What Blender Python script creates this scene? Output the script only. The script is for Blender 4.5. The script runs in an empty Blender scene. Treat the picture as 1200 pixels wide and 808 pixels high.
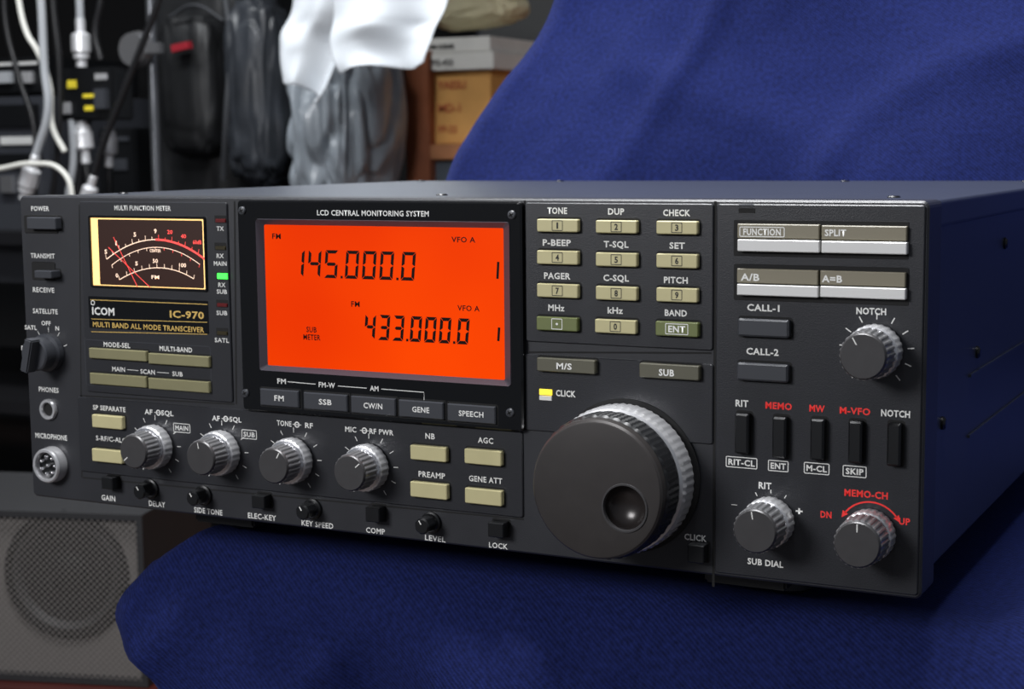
import bpy, bmesh, math, random
from mathutils import Vector, Matrix, noise
random.seed(4)
S=bpy.context.scene
S.view_settings.view_transform='Standard'
S.view_settings.look='None'
Z0=0.62   # height of the transceiver's lower edge above the floor

# ------------------------------------------------ camera calibration (from panel vanishing points)
F=1895.0; W_,H_=1200,808
v1=Vector((-3717,-192,F)); v2=Vector((150,15800,F))
r1=-(v1.normalized()); rd=(v2-r1*v2.dot(r1)).normalized(); r3=r1.cross(rd); 
if r3.z<0: r3=-r3
def raydir(px,py):
    c=Vector(((px-600)/F,(py-404)/F,1))
    return Vector((c.dot(r1),c.dot(r3),-c.dot(rd)))
CAM=Vector((.5543,-.5733,.1626))
def P(px,py,d=0.0):
    r=raydir(px,py); t=(-d/1000.0-CAM.y)/r.y
    p=CAM+r*t; return p.x,p.z
def WY(px,py,Y):
    r=raydir(px,py); t=(Y-CAM.y)/r.y
    p=CAM+r*t; return Vector((p.x,p.y,p.z+Z0))
def WT(px,py,t):
    p=CAM+raydir(px,py)*t; return Vector((p.x,p.y,p.z+Z0))
cd=bpy.data.cameras.new('camera'); co=bpy.data.objects.new('camera',cd); S.collection.objects.link(co); S.camera=co
ax=Vector((r1.x,r3.x,-rd.x)); ay=-Vector((r1.y,r3.y,-rd.y)); az=-Vector((r1.z,r3.z,-rd.z))
M=Matrix((ax,ay,az)).transposed().to_4x4(); M.translation=CAM+Vector((0,0,Z0)); co.matrix_world=M
cd.sensor_width=36; cd.lens=F/1200*36; cd.clip_start=.01; cd.clip_end=50
cd.dof.use_dof=True; cd.dof.focus_distance=.64; cd.dof.aperture_fstop=22

# ------------------------------------------------ materials
def lin(c):
    return tuple(((x/255)/12.92 if x/255<=.04045 else ((x/255+.055)/1.055)**2.4) for x in c)+(1,)
def mat(name,rgb,rough=.5,metal=0,noise_s=0,noise_amt=.1,bump=0,bscale=400,emit=0,ecol=None,coat=0,sheen=0,spec=.5,coord='Object'):
    m=bpy.data.materials.new(name); m.use_nodes=True; n=m.node_tree.nodes; l=m.node_tree.links
    b=n['Principled BSDF']; c=lin(rgb)
    b.inputs['Base Color'].default_value=c; b.inputs['Roughness'].default_value=rough; b.inputs['Metallic'].default_value=metal
    b.inputs['Coat Weight'].default_value=coat; b.inputs['Coat Roughness'].default_value=.05
    b.inputs['Sheen Weight'].default_value=sheen; b.inputs['Specular IOR Level'].default_value=spec
    tc=n.new('ShaderNodeTexCoord')
    if noise_s:
        t=n.new('ShaderNodeTexNoise'); t.inputs['Scale'].default_value=noise_s; t.inputs['Detail'].default_value=5
        l.new(tc.outputs[coord],t.inputs['Vector'])
        r=n.new('ShaderNodeValToRGB'); r.color_ramp.elements[0].position=.3; r.color_ramp.elements[1].position=.7
        r.color_ramp.elements[0].color=tuple(x*(1-noise_amt) for x in c[:3])+(1,)
        r.color_ramp.elements[1].color=tuple(min(1,x*(1+noise_amt)) for x in c[:3])+(1,)
        l.new(t.outputs['Fac'],r.inputs['Fac']); l.new(r.outputs['Color'],b.inputs['Base Color'])
    if bump:
        t2=n.new('ShaderNodeTexNoise'); t2.inputs['Scale'].default_value=bscale; t2.inputs['Detail'].default_value=3
        l.new(tc.outputs[coord],t2.inputs['Vector'])
        bp=n.new('ShaderNodeBump'); bp.inputs['Strength'].default_value=bump; bp.inputs['Distance'].default_value=.001
        l.new(t2.outputs['Fac'],bp.inputs['Height']); l.new(bp.outputs['Normal'],b.inputs['Normal'])
    if emit:
        b.inputs['Emission Color'].default_value=lin(ecol or rgb); b.inputs['Emission Strength'].default_value=emit
    return m
M_panel=mat('panel_charcoal',(43,44,48),.38,noise_s=60,noise_amt=.06,bump=.10,bscale=2500)
M_mod=mat('module_charcoal',(39,40,44),.34,noise_s=60,noise_amt=.06,bump=.10,bscale=2500)
M_case=mat('case_painted_steel',(52,56,66),.34,noise_s=40,noise_amt=.05,bump=.12,bscale=1800)
M_gap=mat('seam_black',(8,8,9),.8)
M_bez=mat('bezel_gloss_black',(7,7,8),.14,noise_s=30,noise_amt=.1,coat=.3)
M_beige=mat('button_beige',(190,182,138),.42,noise_s=80,noise_amt=.04)
M_olive=mat('button_olive',(128,124,92),.42,noise_s=80,noise_amt=.04)
M_green=mat('button_green',(104,112,66),.42)
M_dolive=mat('button_dark_olive',(88,86,72),.42)
M_taupe=mat('button_taupe',(126,120,102),.42)
M_lgrey=mat('button_silver_grey',(218,218,216),.32,metal=.1)
M_dbtn=mat('button_charcoal',(58,60,65),.36)
M_blk=mat('button_black',(18,19,21),.32)
M_knobf=mat('knob_face_grey',(72,71,72),.34,metal=.3,noise_s=200,noise_amt=.05)
M_dialf=mat('dial_face_grey',(64,61,60),.32,metal=.3,noise_s=150,noise_amt=.05)
M_dish=mat('dial_dish_brown',(48,44,43),.26,metal=.3)
M_knobs=mat('knob_knurl_grey',(146,146,148),.28,metal=.65)
M_rub=mat('rubber_black',(28,29,31),.42)
M_sil=mat('satin_silver',(218,218,220),.26,metal=.6)
M_chr=mat('chrome',(230,230,233),.14,metal=.9)
M_txt=mat('ink_white',(228,228,224),.6)
M_red=mat('ink_red',(226,44,40),.6,emit=.15,ecol=(214,44,40))
M_gold=mat('ink_gold',(205,170,90),.5)
M_dtxt=mat('ink_black',(28,28,26),.6)
M_lcdf=mat('lcd_frame_grey',(82,80,88),.28,metal=.3)
M_seg=mat('lcd_segment',(24,6,2),.5,spec=.1)
M_ledg=mat('led_green',(60,255,70),.3,emit=1.6,ecol=(70,255,80))
M_ledy=mat('led_yellow',(255,225,60),.3,emit=1.3,ecol=(255,220,60))
M_ledr=mat('led_red_off',(90,16,18),.3)
M_ledo=mat('led_dark',(50,44,24),.3)
M_amber=mat('meter_lamp_glow',(255,205,130),.5,emit=1.1,ecol=(255,208,128))
M_mface=mat('meter_face',(34,18,12),.35,emit=.08,ecol=(120,56,26))
M_mtxt=mat('meter_ink',(255,226,200),.5,emit=.7,ecol=(255,214,185))
M_mred=mat('meter_red',(255,80,74),.5,emit=.7,ecol=(255,74,70))

def lcdmat():
    m=bpy.data.materials.new('lcd_backlit'); m.use_nodes=True; n=m.node_tree.nodes; l=m.node_tree.links; b=n['Principled BSDF']
    tc=n.new('ShaderNodeTexCoord'); g=n.new('ShaderNodeTexNoise'); g.inputs['Scale'].default_value=8
    l.new(tc.outputs['Object'],g.inputs['Vector'])
    r=n.new('ShaderNodeValToRGB'); r.color_ramp.elements[0].color=lin((236,52,0)); r.color_ramp.elements[1].color=lin((255,71,0))
    r.color_ramp.elements[0].position=.35; r.color_ramp.elements[1].position=.65
    l.new(g.outputs['Fac'],r.inputs['Fac']); l.new(r.outputs['Color'],b.inputs['Emission Color']); b.inputs['Emission Strength'].default_value=.97
    b.inputs['Base Color'].default_value=lin((40,8,0)); b.inputs['Roughness'].default_value=.3; b.inputs['Specular IOR Level'].default_value=.05
    return m
M_lcd=lcdmat()

# ------------------------------------------------ mesh helpers
def link(o): S.collection.objects.link(o); return o
def empty(name,loc=(0,0,0)):
    e=bpy.data.objects.new(name,None); e.location=loc; e.empty_display_size=.05; return link(e)
def finish(bm,name,m,parent=None,smooth=False,angle=None,normals=True):
    if normals: bmesh.ops.recalc_face_normals(bm,faces=bm.faces[:])
    me=bpy.data.meshes.new(name); bm.to_mesh(me); bm.free()
    for mm in (m if isinstance(m,(list,tuple)) else [m]): me.materials.append(mm)
    if smooth:
        for p in me.polygons: p.use_smooth=True
        if angle: me.set_sharp_from_angle(angle=math.radians(angle))
    o=link(bpy.data.objects.new(name,me))
    if parent: o.parent=parent
    return o
def outline(x0,x1,z0,z1,r,n=4):
    r=max(min(r,(x1-x0)/2-1e-6,(z1-z0)/2-1e-6),1e-6); o=[]
    for cx,cz,a0 in ((x1-r,z1-r,0),(x0+r,z1-r,90),(x0+r,z0+r,180),(x1-r,z0+r,270)):
        for k in range(n+1):
            a=math.radians(a0+90*k/n); o.append((cx+r*math.cos(a),cz+r*math.sin(a)))
    return o
def stack(bm,rect,layers,r=.0006,cap=True,mi=0,n=4,backcap=False):
    x0,x1,z0,z1=rect; prev=None; first=None
    for ins,d in layers:
        i=ins/1000
        vs=[bm.verts.new((x,-d/1000,z)) for x,z in outline(x0+i,x1-i,z0+i,z1-i,max(r-i,1e-5),n)]
        if prev:
            for k in range(len(vs)):
                f=bm.faces.new((prev[k],prev[(k+1)%len(vs)],vs[(k+1)%len(vs)],vs[k])); f.material_index=mi
        else: first=vs
        prev=vs
    if cap: f=bm.faces.new(prev); f.material_index=mi
    if backcap: bm.faces.new(first[::-1])
def rectpx(cx,cy,w,h,d=0):
    x0,_=P(cx-w/2,cy,d); x1,_=P(cx+w/2,cy,d); _,z1=P(cx,cy-h/2,d); _,z0=P(cx,cy+h/2,d); return x0,x1,z0,z1
def rect2(ax_,ay_,bx,by,d=0):
    x0,z1=P(ax_,ay_,d); x1,z0=P(bx,by,d); return x0,x1,z0,z1
def lathe(bm,cx,cz,prof,seg=48,mod=None,mi=0,y0=0):
    prev=None
    for j,(r,d) in enumerate(prof):
        if r<=0: ring=[bm.verts.new((cx,y0-d/1000,cz))]
        else:
            ring=[]
            for k in range(seg):
                a=2*math.pi*k/seg; rr=r/1000*(mod(j,k) if mod else 1)
                ring.append(bm.verts.new((cx+rr*math.cos(a),y0-d/1000,cz+rr*math.sin(a))))
        if prev:
            if len(ring)==1:
                for k in range(seg): f=bm.faces.new((prev[k],prev[(k+1)%seg],ring[0])); f.material_index=mi
            elif len(prev)==1:
                for k in range(seg): f=bm.faces.new((prev[0],ring[(k+1)%seg],ring[k])); f.material_index=mi
            else:
                for k in range(seg): f=bm.faces.new((prev[k],prev[(k+1)%seg],ring[(k+1)%seg],ring[k])); f.material_index=mi
        prev=ring
def ribbon(bm,pts,w,d,closed=False):
    w=w/2000; n=len(pts); L=[];R=[]
    for i in range(n):
        a=pts[i-1] if (i>0 or closed) else pts[i]; b=pts[(i+1)%n] if (i<n-1 or closed) else pts[i]
        dx,dz=b[0]-a[0],b[1]-a[1]; q=math.hypot(dx,dz) or 1; nx,nz=-dz/q*w,dx/q*w
        if closed: nx*=1.3; nz*=1.3
        L.append(bm.verts.new((pts[i][0]+nx,-d/1000,pts[i][1]+nz))); R.append(bm.verts.new((pts[i][0]-nx,-d/1000,pts[i][1]-nz)))
    for i in range(n if closed else n-1):
        j=(i+1)%n; bm.faces.new((R[i],R[j],L[j],L[i]))
def boxw(bm,c,s,rot=None,bev=0):
    r=bmesh.ops.create_cube(bm,size=1); vs=r['verts']
    for v in vs:
        p=Vector((v.co.x*s[0],v.co.y*s[1],v.co.z*s[2])); 
        if rot: p=rot@p
        v.co=p+Vector(c)
    if bev:
        es=list({e for v in vs for e in v.link_edges}); bmesh.ops.bevel(bm,geom=es,offset=bev,segments=2,affect='EDGES')

# ------------------------------------------------ text
texts={}
def T(s,cx,cy,w,h,m=None,d=1.0): texts.setdefault((m or M_txt).name,[]).append((s,cx,cy,w,h,d))
def build_texts(parent):
    for mn,lst in texts.items():
        bm=bmesh.new()
        for s,cx,cy,w,h,d in lst:
            cu=bpy.data.curves.new('t','FONT'); cu.body=s; cu.size=1; cu.offset=.03 if h>6.5 else .02; cu.resolution_u=2; cu.space_character=1.08
            ob=link(bpy.data.objects.new('t',cu)); bpy.context.view_layer.update()
            me=bpy.data.meshes.new_from_object(ob.evaluated_get(bpy.context.evaluated_depsgraph_get()))
            xs=[v.co.x for v in me.vertices]; ys=[v.co.y for v in me.vertices]
            if xs:
                x0,x1,z0,z1=rectpx(cx,cy,w,h,d); a,b=min(xs),max(xs)
                c0,c1=(min(ys),max(ys)) if len(s)==1 and s in '-+.' else (0,.70)
                if s=='-': c0,c1=c0-.25,c1+.25
                n0=len(bm.verts); bm.from_mesh(me); bm.verts.ensure_lookup_table()
                for v in bm.verts[n0:]:
                    v.co=Vector((x0+(v.co.x-a)/(b-a)*(x1-x0),-d/1000,z0+(v.co.y-c0)/(c1-c0)*(z1-z0)))
            bpy.data.objects.remove(ob); bpy.data.curves.remove(cu); bpy.data.meshes.remove(me)
        finish(bm,'lettering_'+mn,bpy.data.materials[mn],parent,normals=False)

# ================================================= TRANSCEIVER
R=empty('radio_transceiver',(0,0,Z0))
PW=.425; PH=.1437
MD=0.9
bm=bmesh.new(); stack(bm,(0,PW,0,PH),[(0.6,-20),(0,-19.4),(0,-.8),(.8,0)],r=.0025,backcap=True); finish(bm,'front_panel_casting',M_panel,R)
bm=bmesh.new()
stack(bm,(.004,PW-.003,.004,PH-.002),[(0,-20),(0,-364),(2,-366)],r=.002,backcap=True)
finish(bm,'case_shell',M_case,R)
bm=bmesh.new()
stack(bm,(.0015,PW-.0012,PH-.0105,PH-.0004),[(0,-24),(0,-360)],r=.0015,backcap=True)
finish(bm,'top_cover',M_case,R)
bm=bmesh.new()
def side_screw(y,z,r=3.2):
    prof=[(r,0),(r,.8),(r*.7,1.6),(0,1.8)]; n0=len(bm.verts); lathe(bm,0,0,prof,20); bm.verts.ensure_lookup_table()
    for v in bm.verts[n0:]:
        v.co=Vector((PW-.003-v.co.y, y+v.co.x, z+v.co.z))
for y,z in ((.042,.058),(.105,.078),(.3,.06),(.16,.12),(.32,.12)): side_screw(y,z,2.6)
for x,y in ((.02,.05),(.2,.05),(.4,.05),(.02,.34),(.12,.34),(.3,.34),(.4,.34)):
    n0=len(bm.verts); lathe(bm,0,0,[(2.6,0),(2.6,.4),(2,.9),(0,1)],20); bm.verts.ensure_lookup_table()
    for v in bm.verts[n0:]: v.co=Vector((x+v.co.x,y+v.co.z,PH-.0006-v.co.y))
finish(bm,'case_screws',M_blk,R,smooth=True,angle=30)
bm=bmesh.new()
boxw(bm,(PW-.0026,.20,.070),(.0012,.22,.0012)); boxw(bm,(PW-.0026,.20,.045),(.0012,.22,.0012))
finish(bm,'side_ribs',M_case,R)
bm=bmesh.new()
for x,y in ((.09,.05),(.36,.05),(.09,.31),(.36,.31)):
    n0=len(bm.verts); lathe(bm,0,0,[(11,-1),(11,18),(8,20),(0,20)],24); bm.verts.ensure_lookup_table()
    for v in bm.verts[n0:]: v.co=Vector((x+v.co.x,y+v.co.z,.004+v.co.y*1.0))
boxw(bm,(.095,.030,-.0035),(.034,.012,.013),bev=.001); boxw(bm,(.35,.030,-.0035),(.034,.012,.013),bev=.001)
finish(bm,'rubber_feet',M_rub,R,smooth=True,angle=30)

bm=bmesh.new()
mods=[(94,236,274,472),(92,465,614,607),(616,234,836,411),(616,415,836,521),(841,235,1087,704)]
for m_ in mods:
    x0,x1,z0,z1=rect2(*m_); z1=min(z1,PH-.0015); z0=max(z0,.0015); x1=min(x1,PW-.0012)
    stack(bm,(x0,x1,z0,z1),[(0,-.1),(0,MD-.35),(.35,MD)],r=.0012)
finish(bm,'panel_modules',M_mod,R)
bm=bmesh.new()
def seam(a,b,w=.7,d=.06): ribbon(bm,[P(*a),P(*b)],w,d)
seam((838.5,236),(836,688),1.0); seam((93,240),(96,560),.6); seam((615,235),(615,505),.9); seam((275,236),(277,474),.9)
seam((620,413),(834,414),.7); seam((94,464),(275,474),.7); seam((97,560),(614,609),.7,.05)
finish(bm,'panel_seams',M_gap,R,normals=False)
bm=bmesh.new()
ribbon(bm,outline(*rect2(99,398,248,462,MD+.05),.001),.25,MD+.05,True)
finish(bm,'button_surround_line',M_dbtn,R,normals=False)

def buttons(name,lst,m,d=3.2,r=.0006,bev=.35,base=MD):
    bm=bmesh.new()
    for q in lst:
        rc=rectpx(*q,d); stack(bm,rc,[(0,base-.1),(0,d-bev),(bev,d)],r=r)
    finish(bm,name,m,R)
    b2=bmesh.new()
    for q in lst:
        x0,x1,z0,z1=rectpx(*q,d); ribbon(b2,outline(x0-.0002,x1+.0002,z0-.0002,z1+.0002,r),.9,base+.04,True)
    finish(b2,name+'_recess',M_gap,R,normals=False)
KX=(653,722,793)
keys=[(KX[0],264.5,48,15),(KX[1],266,48,15),(KX[2],267,48,15.5),(KX[0],302,48,16),(KX[1],304.5,48,16),(KX[2],306,48,16.5),
      (KX[0],341,48,16),(KX[1],344,48,16),(KX[2],346,48,16.5),(721,383,48,16)]
buttons('keypad_buttons',keys,M_beige)
buttons('keypad_buttons_olive',[(652.5,380,48,16),(793,386,50,17)],M_green)
for (x,y,w,h),s in zip(keys,'1234567890'):
    fr=bmesh.new(); ribbon(fr,outline(*rectpx(x,y,12,11.5,3.25),.0002),.22,3.25,True); finish(fr,'key_number_box',M_dtxt,R,normals=False)
    T(s,x,y,4 if s!='1' else 2,7,M_dtxt,3.27)
for x,y,w in ((652.5,380,12),(793,386,26)):
    fr=bmesh.new(); ribbon(fr,outline(*rectpx(x,y,w,12,3.25),.0002),.22,3.25,True); finish(fr,'key_number_box',M_txt,R,normals=False)
T('.',652.5,380,3,3,M_txt,3.27); T('ENT',793,386,20,7.5,M_txt,3.27)
for s,x,y,w in (('TONE',653,247,23),('DUP',722,248,19),('CHECK',793,249.5,32),('P-BEEP',652.5,284.5,33),('T-SQL',722,286.5,29),('SET',793.5,288,18),
    ('PAGER',653,323.5,31),('C-SQL',722,326,30),('PITCH',792,328.5,28),('MHz',652,361,19),('kHz',721,364,18),('BAND',792,367,26)):
    T(s,x,y,w,7.2)
buttons('ms_sub_buttons',[(663,429,68,16),(784,436,70,17)],M_dolive,d=3.5)
T('M/S',661,429.5,18,7,d=3.6); T('SUB',781,437,18,7.5,d=3.6)
bm=bmesh.new(); stack(bm,rectpx(639,460,15,7,1.5),[(0,.8),(.2,1.5)],r=.0002); finish(bm,'click_led',M_ledy,R)
bm=bmesh.new(); stack(bm,rectpx(639,467,15,6,1.5),[(0,.8),(.2,1.5)],r=.0002); finish(bm,'click_led_lens',M_txt,R)
T('CLICK',663,461.5,23,7)
bm=bmesh.new(); stack(bm,rectpx(48,263,40,22,.3),[(0,-.05),(.3,.4)],r=.001); finish(bm,'power_switch_recess',M_gap,R)
buttons('power_switch',[(48,262,34,14)],M_dbtn,d=4,base=0)
bm=bmesh.new(); stack(bm,rectpx(51,318,28,22,.3),[(0,-.05),(.3,.4)],r=.001); finish(bm,'transmit_switch_recess',M_gap,R)
buttons('transmit_lever',[(50,322,20,9)],M_dbtn,d=6,base=0)
T('POWER',47,244.5,21,5.5,d=.1); T('TRANSMIT',50,300,28,5.5,d=.1); T('RECEIVE',51,340,25,5.5,d=.1)
T('SATELLITE',53,365,29,5.5,d=.1); T('SATL',36,384,14,5,d=.1); T('OFF',54,379,11,5,d=.1); T('N',67,385,4,5,d=.1); T('R',27,408,4,5,d=.1)
T('PHONES',57,457,23,5.5,d=.1); T('MICROPHONE',60,512,37,5.8,d=.1)
bm=bmesh.new(); cx,cz=P(58,413)
lathe(bm,cx,cz,[(9,0),(9,3),(8.3,3.6),(7.8,4),(7.8,10),(7.1,10.6),(0,10.6)],40)
n0=len(bm.verts); boxw(bm,(0,0,0),(.0046,.0065,.0158),bev=.0006); bm.verts.ensure_lookup_table()
rt=Matrix.Rotation(math.radians(14),3,'Y')
for v in bm.verts[n0:]: v.co=rt@v.co+Vector((cx,-.0125,cz))
finish(bm,'satellite_selector_knob',M_dbtn,R,smooth=True,angle=35)
def ticks(bm,cx,cz,r0,r1_,a0,a1,n,w=.35,d=1.0):
    for k in range(n):
        a=math.radians(a0+(a1-a0)*k/(n-1)); ribbon(bm,[(cx+r0/1000*math.cos(a),cz+r0/1000*math.sin(a)),(cx+r1_/1000*math.cos(a),cz+r1_/1000*math.sin(a))],w,d)
tk=bmesh.new()
ticks(tk,cx,cz,9.6,11.8,20,160,5,.3,.08)
bm=bmesh.new(); cx,cz=P(58,480)
lathe(bm,cx,cz,[(5,-.05),(5,1.2),(4.6,1.8),(3.6,1.8),(3.2,1.2),(3.1,-.04)],40); finish(bm,'phones_jack_nut',M_sil,R,smooth=True,angle=35)
bm=bmesh.new(); lathe(bm,cx,cz,[(3.2,.3),(0,.3)],30); finish(bm,'phones_jack_hole',M_gap,R)
bm=bmesh.new(); cx,cz=P(63,544)
lathe(bm,cx,cz,[(8.6,-.05),(8.6,2),(8.2,3),(8.2,5),(7.6,5.8),(6.6,5.8),(6.3,5),(6.3,1.5)],48); finish(bm,'microphone_socket_ring',M_sil,R,smooth=True,angle=35)
bm=bmesh.new(); lathe(bm,cx,cz,[(6.3,2.5),(0,2.5)],40); finish(bm,'microphone_socket_insert',M_blk,R)
bm=bmesh.new()
for k in range(8):
    a=2*math.pi*k/7; rr=.0042 if k<7 else 0
    lathe(bm,cx+rr*math.cos(a),cz+rr*math.sin(a),[(.75,2),(.75,4.4),(0,4.8)],10)
finish(bm,'microphone_socket_pins',M_chr,R,smooth=True)

# ---- meter
T('MULTI FUNCTION METER',167,244,66,5.6)
x0,x1,z0,z1=rect2(103,252,244,343,1.2)
bm=bmesh.new(); stack(bm,(x0,x1,z0,z1),[(0,MD-.2),(.3,1.6),(1.2,1.6),(1.4,.95)],r=.0012,cap=False); finish(bm,'meter_frame',M_bez,R)
bm=bmesh.new(); stack(bm,(x0+.001,x1-.001,z0+.001,z1-.001),[(0,.9),(0,1.0)],r=.001); finish(bm,'meter_backlight',M_amber,R)
bm=bmesh.new(); stack(bm,(x0+.0055,x1-.0022,z0+.0017,z1-.0019),[(0,.95),(0,1.08)],r=.0006); finish(bm,'meter_face',M_mface,R)
def mp(x,y): return P(x,y,1.15)
def qarc(p0,pm,p1,n=20):
    out=[]
    cxx=2*pm[0]-(p0[0]+p1[0])/2; cyy=2*pm[1]-(p0[1]+p1[1])/2
    for k in range(n+1):
        t=k/n; out.append(mp((1-t)**2*p0[0]+2*t*(1-t)*cxx+t*t*p1[0],(1-t)**2*p0[1]+2*t*(1-t)*cyy+t*t*p1[1]))
    return out
mw=bmesh.new(); mr=bmesh.new()
A1=qarc((125,304),(182,281),(240,304),30); ribbon(mw,A1[:16],.4,1.15); ribbon(mr,A1[15:],.9,1.15)
A2=qarc((131,311),(182,290),(234,310),30); ribbon(mw,A2[:31],.3,1.15)
A3=qarc((140,328),(184,314),(227,327),20); ribbon(mw,A3,.35,1.15)
for k,(p) in enumerate(A1):
    if k%2==0: ribbon(mw if k<16 else mr,[p,(p[0]+(k-15)*.00004,p[1]+(.0022 if k%4==0 else .0013))],.25,1.15)
for k,p in enumerate(A3):
    if k%2==0: ribbon(mw,[p,(p[0]+(k-10)*.00004,p[1]+.0018)],.25,1.15)
for k,p in enumerate(A2):
    if k%3==0: ribbon(mr if k>15 else mw,[p,(p[0]-(k-15)*.00003,p[1]-.0013)],.25,1.15)
ribbon(mr,[mp(133,278),mp(162,338)],.32,1.2); ribbon(mr,[mp(127,290),mp(178,339)],.32,1.2)
finish(mw,'meter_scale_white',M_mtxt,R,normals=False); finish(mr,'meter_scale_red_and_needles',M_mred,R,normals=False)
for s,x,y,w in (('S',124,295,3),('1',136,285,1.5),('5',158,275,3),('9',182,271,3),):
    T(s,x,y,w,5,M_mtxt,1.2)
T('CENTER',182,294,13,3.4,M_mtxt,1.2); T('20',199,272,6,4.5,M_mred,1.2); T('40',215,277,6,4.5,M_mred,1.2); T('60dB',231,284,10,4.5,M_mred,1.2)
T('0',137,323,3,4.5,M_mtxt,1.2); T('50',182,306,6,4.5,M_mtxt,1.2); T('100',214,311,8,4.5,M_mtxt,1.2); T('5',160,309,3,4.5,M_mtxt,1.2); T('FM',182,325,9,4,M_mtxt,1.2)
bm=bmesh.new(); stack(bm,rect2(103,347,245,392,1.1),[(0,MD-.1),(.1,MD+.15)],r=.0005); finish(bm,'nameplate',M_bez,R)
bm=bmesh.new(); ribbon(bm,[P(106,351.5,1.1),P(243,357,1.1)],.35,1.12); ribbon(bm,[P(107,374,1.1),P(243,378,1.1)],.3,1.12); ribbon(bm,[P(107,389,1.1),P(243,392,1.1)],.3,1.12)
finish(bm,'nameplate_gold_lines',M_gold,R,normals=False)
T('ICOM',121,365,26,8.5,d=1.2); T('IC-970',219,369,40,8,M_gold,1.2); T('MULTI BAND ALL MODE TRANSCEIVER',174,383.5,130,6,M_gold,1.2)
bm=bmesh.new(); q=P(109,355,1.1); ribbon(bm,[(q[0]+.0010*math.cos(a*.52),q[1]+.0010*math.sin(a*.52)) for a in range(12)],.35,1.25,True); finish(bm,'nameplate_ring_mark',M_txt,R,normals=False)
for x,y,m_,s,ty in ((258,257,M_ledr,'TX',268),(258,289,M_ledo,'RX',300),(260,324,M_ledg,'RX',334),(260,356,M_ledr,'SUB',367),(260,389,M_ledo,'SATL',399)):
    b=bmesh.new(); stack(b,rectpx(x,y,14,9,1.1),[(0,MD-.1),(.1,MD+.1)],r=.0002); finish(b,'indicator_window',M_gap,R)
    b=bmesh.new(); stack(b,rectpx(x,y+(0 if m_ is M_ledg else 2),12,7 if m_ is M_ledg else 4.5,1.6),[(0,.95),(.2,1.6)],r=.0002); finish(b,'indicator_led',m_,R)
    T(s,x,ty,4.2*len(s),5)
T('MAIN',258,309,15,5); T('SUB',260,342,12,5)
buttons('band_buttons',[(137.5,416,67,12),(209,422.5,71,12.5),(138,446,66,13),(209,452,71,13)],M_olive,d=2.6,r=.0003)
T('MODE-SEL',137,404.5,31,5.5); T('MULTI-BAND',206,409.5,38,5.5); T('MAIN',139,433,15,5.2); T('SCAN',173,436,17,5.2); T('SUB',208,438.5,12,5.2)
for a_,b_ in (((149,433.5),(162,434.6)),((184,436.5),(198,437.6))): ribbon(tk,[P(*a_,1),P(*b_,1)],.25,1.0)

# ---- LCD bezel
BD=3.2
x0,x1,z0,z1=rect2(277,232,613,507,BD); z1=min(z1,PH-.0012)
bm=bmesh.new()
stack(bm,(x0,x1,z0,z1),[(0,-.1),(0,BD-.7),(.7,BD)],r=.002,cap=False,n=6)
o1=outline(x0+.0007,x1-.0007,z0+.0007,z1-.0007,.0013,6); 
wx0,wx1,wz0,wz1=rect2(300,257,599,453,BD)
o2=outline(wx0,wx1,wz0,wz1,.0012,6)
A=[bm.verts.new((x,-BD/1000,z)) for x,z in o1]; B=[bm.verts.new((x,-BD/1000,z)) for x,z in o2]
for k in range(len(A)): j=(k+1)%len(A); bm.faces.new((A[k],A[j],B[j],B[k]))
finish(bm,'lcd_bezel',M_bez,R)
LD=1.2
lx0,lx1,lz0,lz1=rect2(309.5,263.5,591.5,446,LD)
_,lzb=P(313,427.5,LD); _,lzr=P(590,446,LD); lz0=(lzb+lzr)/2
bm=bmesh.new()
a1=outline(wx0,wx1,wz0,wz1,.0012,6); a2=outline(lx0,lx1,lz0,lz1,.0006,6)
A=[bm.verts.new((x,-(BD+.5)/1000,z)) for x,z in a1]
A0=[bm.verts.new((x,-(BD-.3)/1000,z)) for x,z in outline(wx0-.0003,wx1+.0003,wz0-.0003,wz1+.0003,.0014,6)]
B=[bm.verts.new((x,-(LD-.1)/1000,z)) for x,z in a2]
for k in range(len(A)): j=(k+1)%len(A); bm.faces.new((A[k],A[j],B[j],B[k])); bm.faces.new((A0[k],A0[j],A[j],A[k]))
finish(bm,'lcd_sloped_frame',M_lcdf,R)
bm=bmesh.new(); stack(bm,(lx0-.0005,lx1+.0005,lz0-.0005,lz1+.0005),[(0,.2),(0,LD-.05)],r=.0005); finish(bm,'lcd_screen',M_lcd,R)
SG={'0':'abcdef','1':'bc','2':'abged','3':'abgcd','4':'fgbc','5':'afgcd'}
sg=bmesh.new()
def quad(pts,d):
    sg.faces.new([sg.verts.new((x,-d/1000,z)) for x,z in pts])
def seg7(ch,X,Z,w,h,t):
    sl=.10*h; g=t*.10
    def q(u,v): return (X+u+sl*(v/h),Z+v)
    hh=h/2
    D={'a':[(g,h),(w-g,h),(w-t,h-t),(t,h-t)],'d':[(g,0),(t,t),(w-t,t),(w-g,0)],
       'g':[(t*.6,hh),(t*1.1,hh+t/2),(w-t*1.1,hh+t/2),(w-t*.6,hh),(w-t*1.1,hh-t/2),(t*1.1,hh-t/2)],
       'f':[(0,h-g*2),(t,h-t-g),(t,hh+t*.6),(t*.3,hh+g),(0,hh+g)],'e':[(0,g*2),(0,hh-g),(t*.3,hh-g),(t,hh-t*.6),(t,t+g)],
       'b':[(w,h-g*2),(w,hh+g),(w-t*.3,hh+g),(w-t,hh+t*.6),(w-t,h-t-g)],'c':[(w,g*2),(w-t,t+g),(w-t,hh-t*.6),(w-t*.3,hh-g),(w,hh-g)]}
    for s in SG[ch]: quad([q(*p) for p in D[s]],LD+.05)
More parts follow.
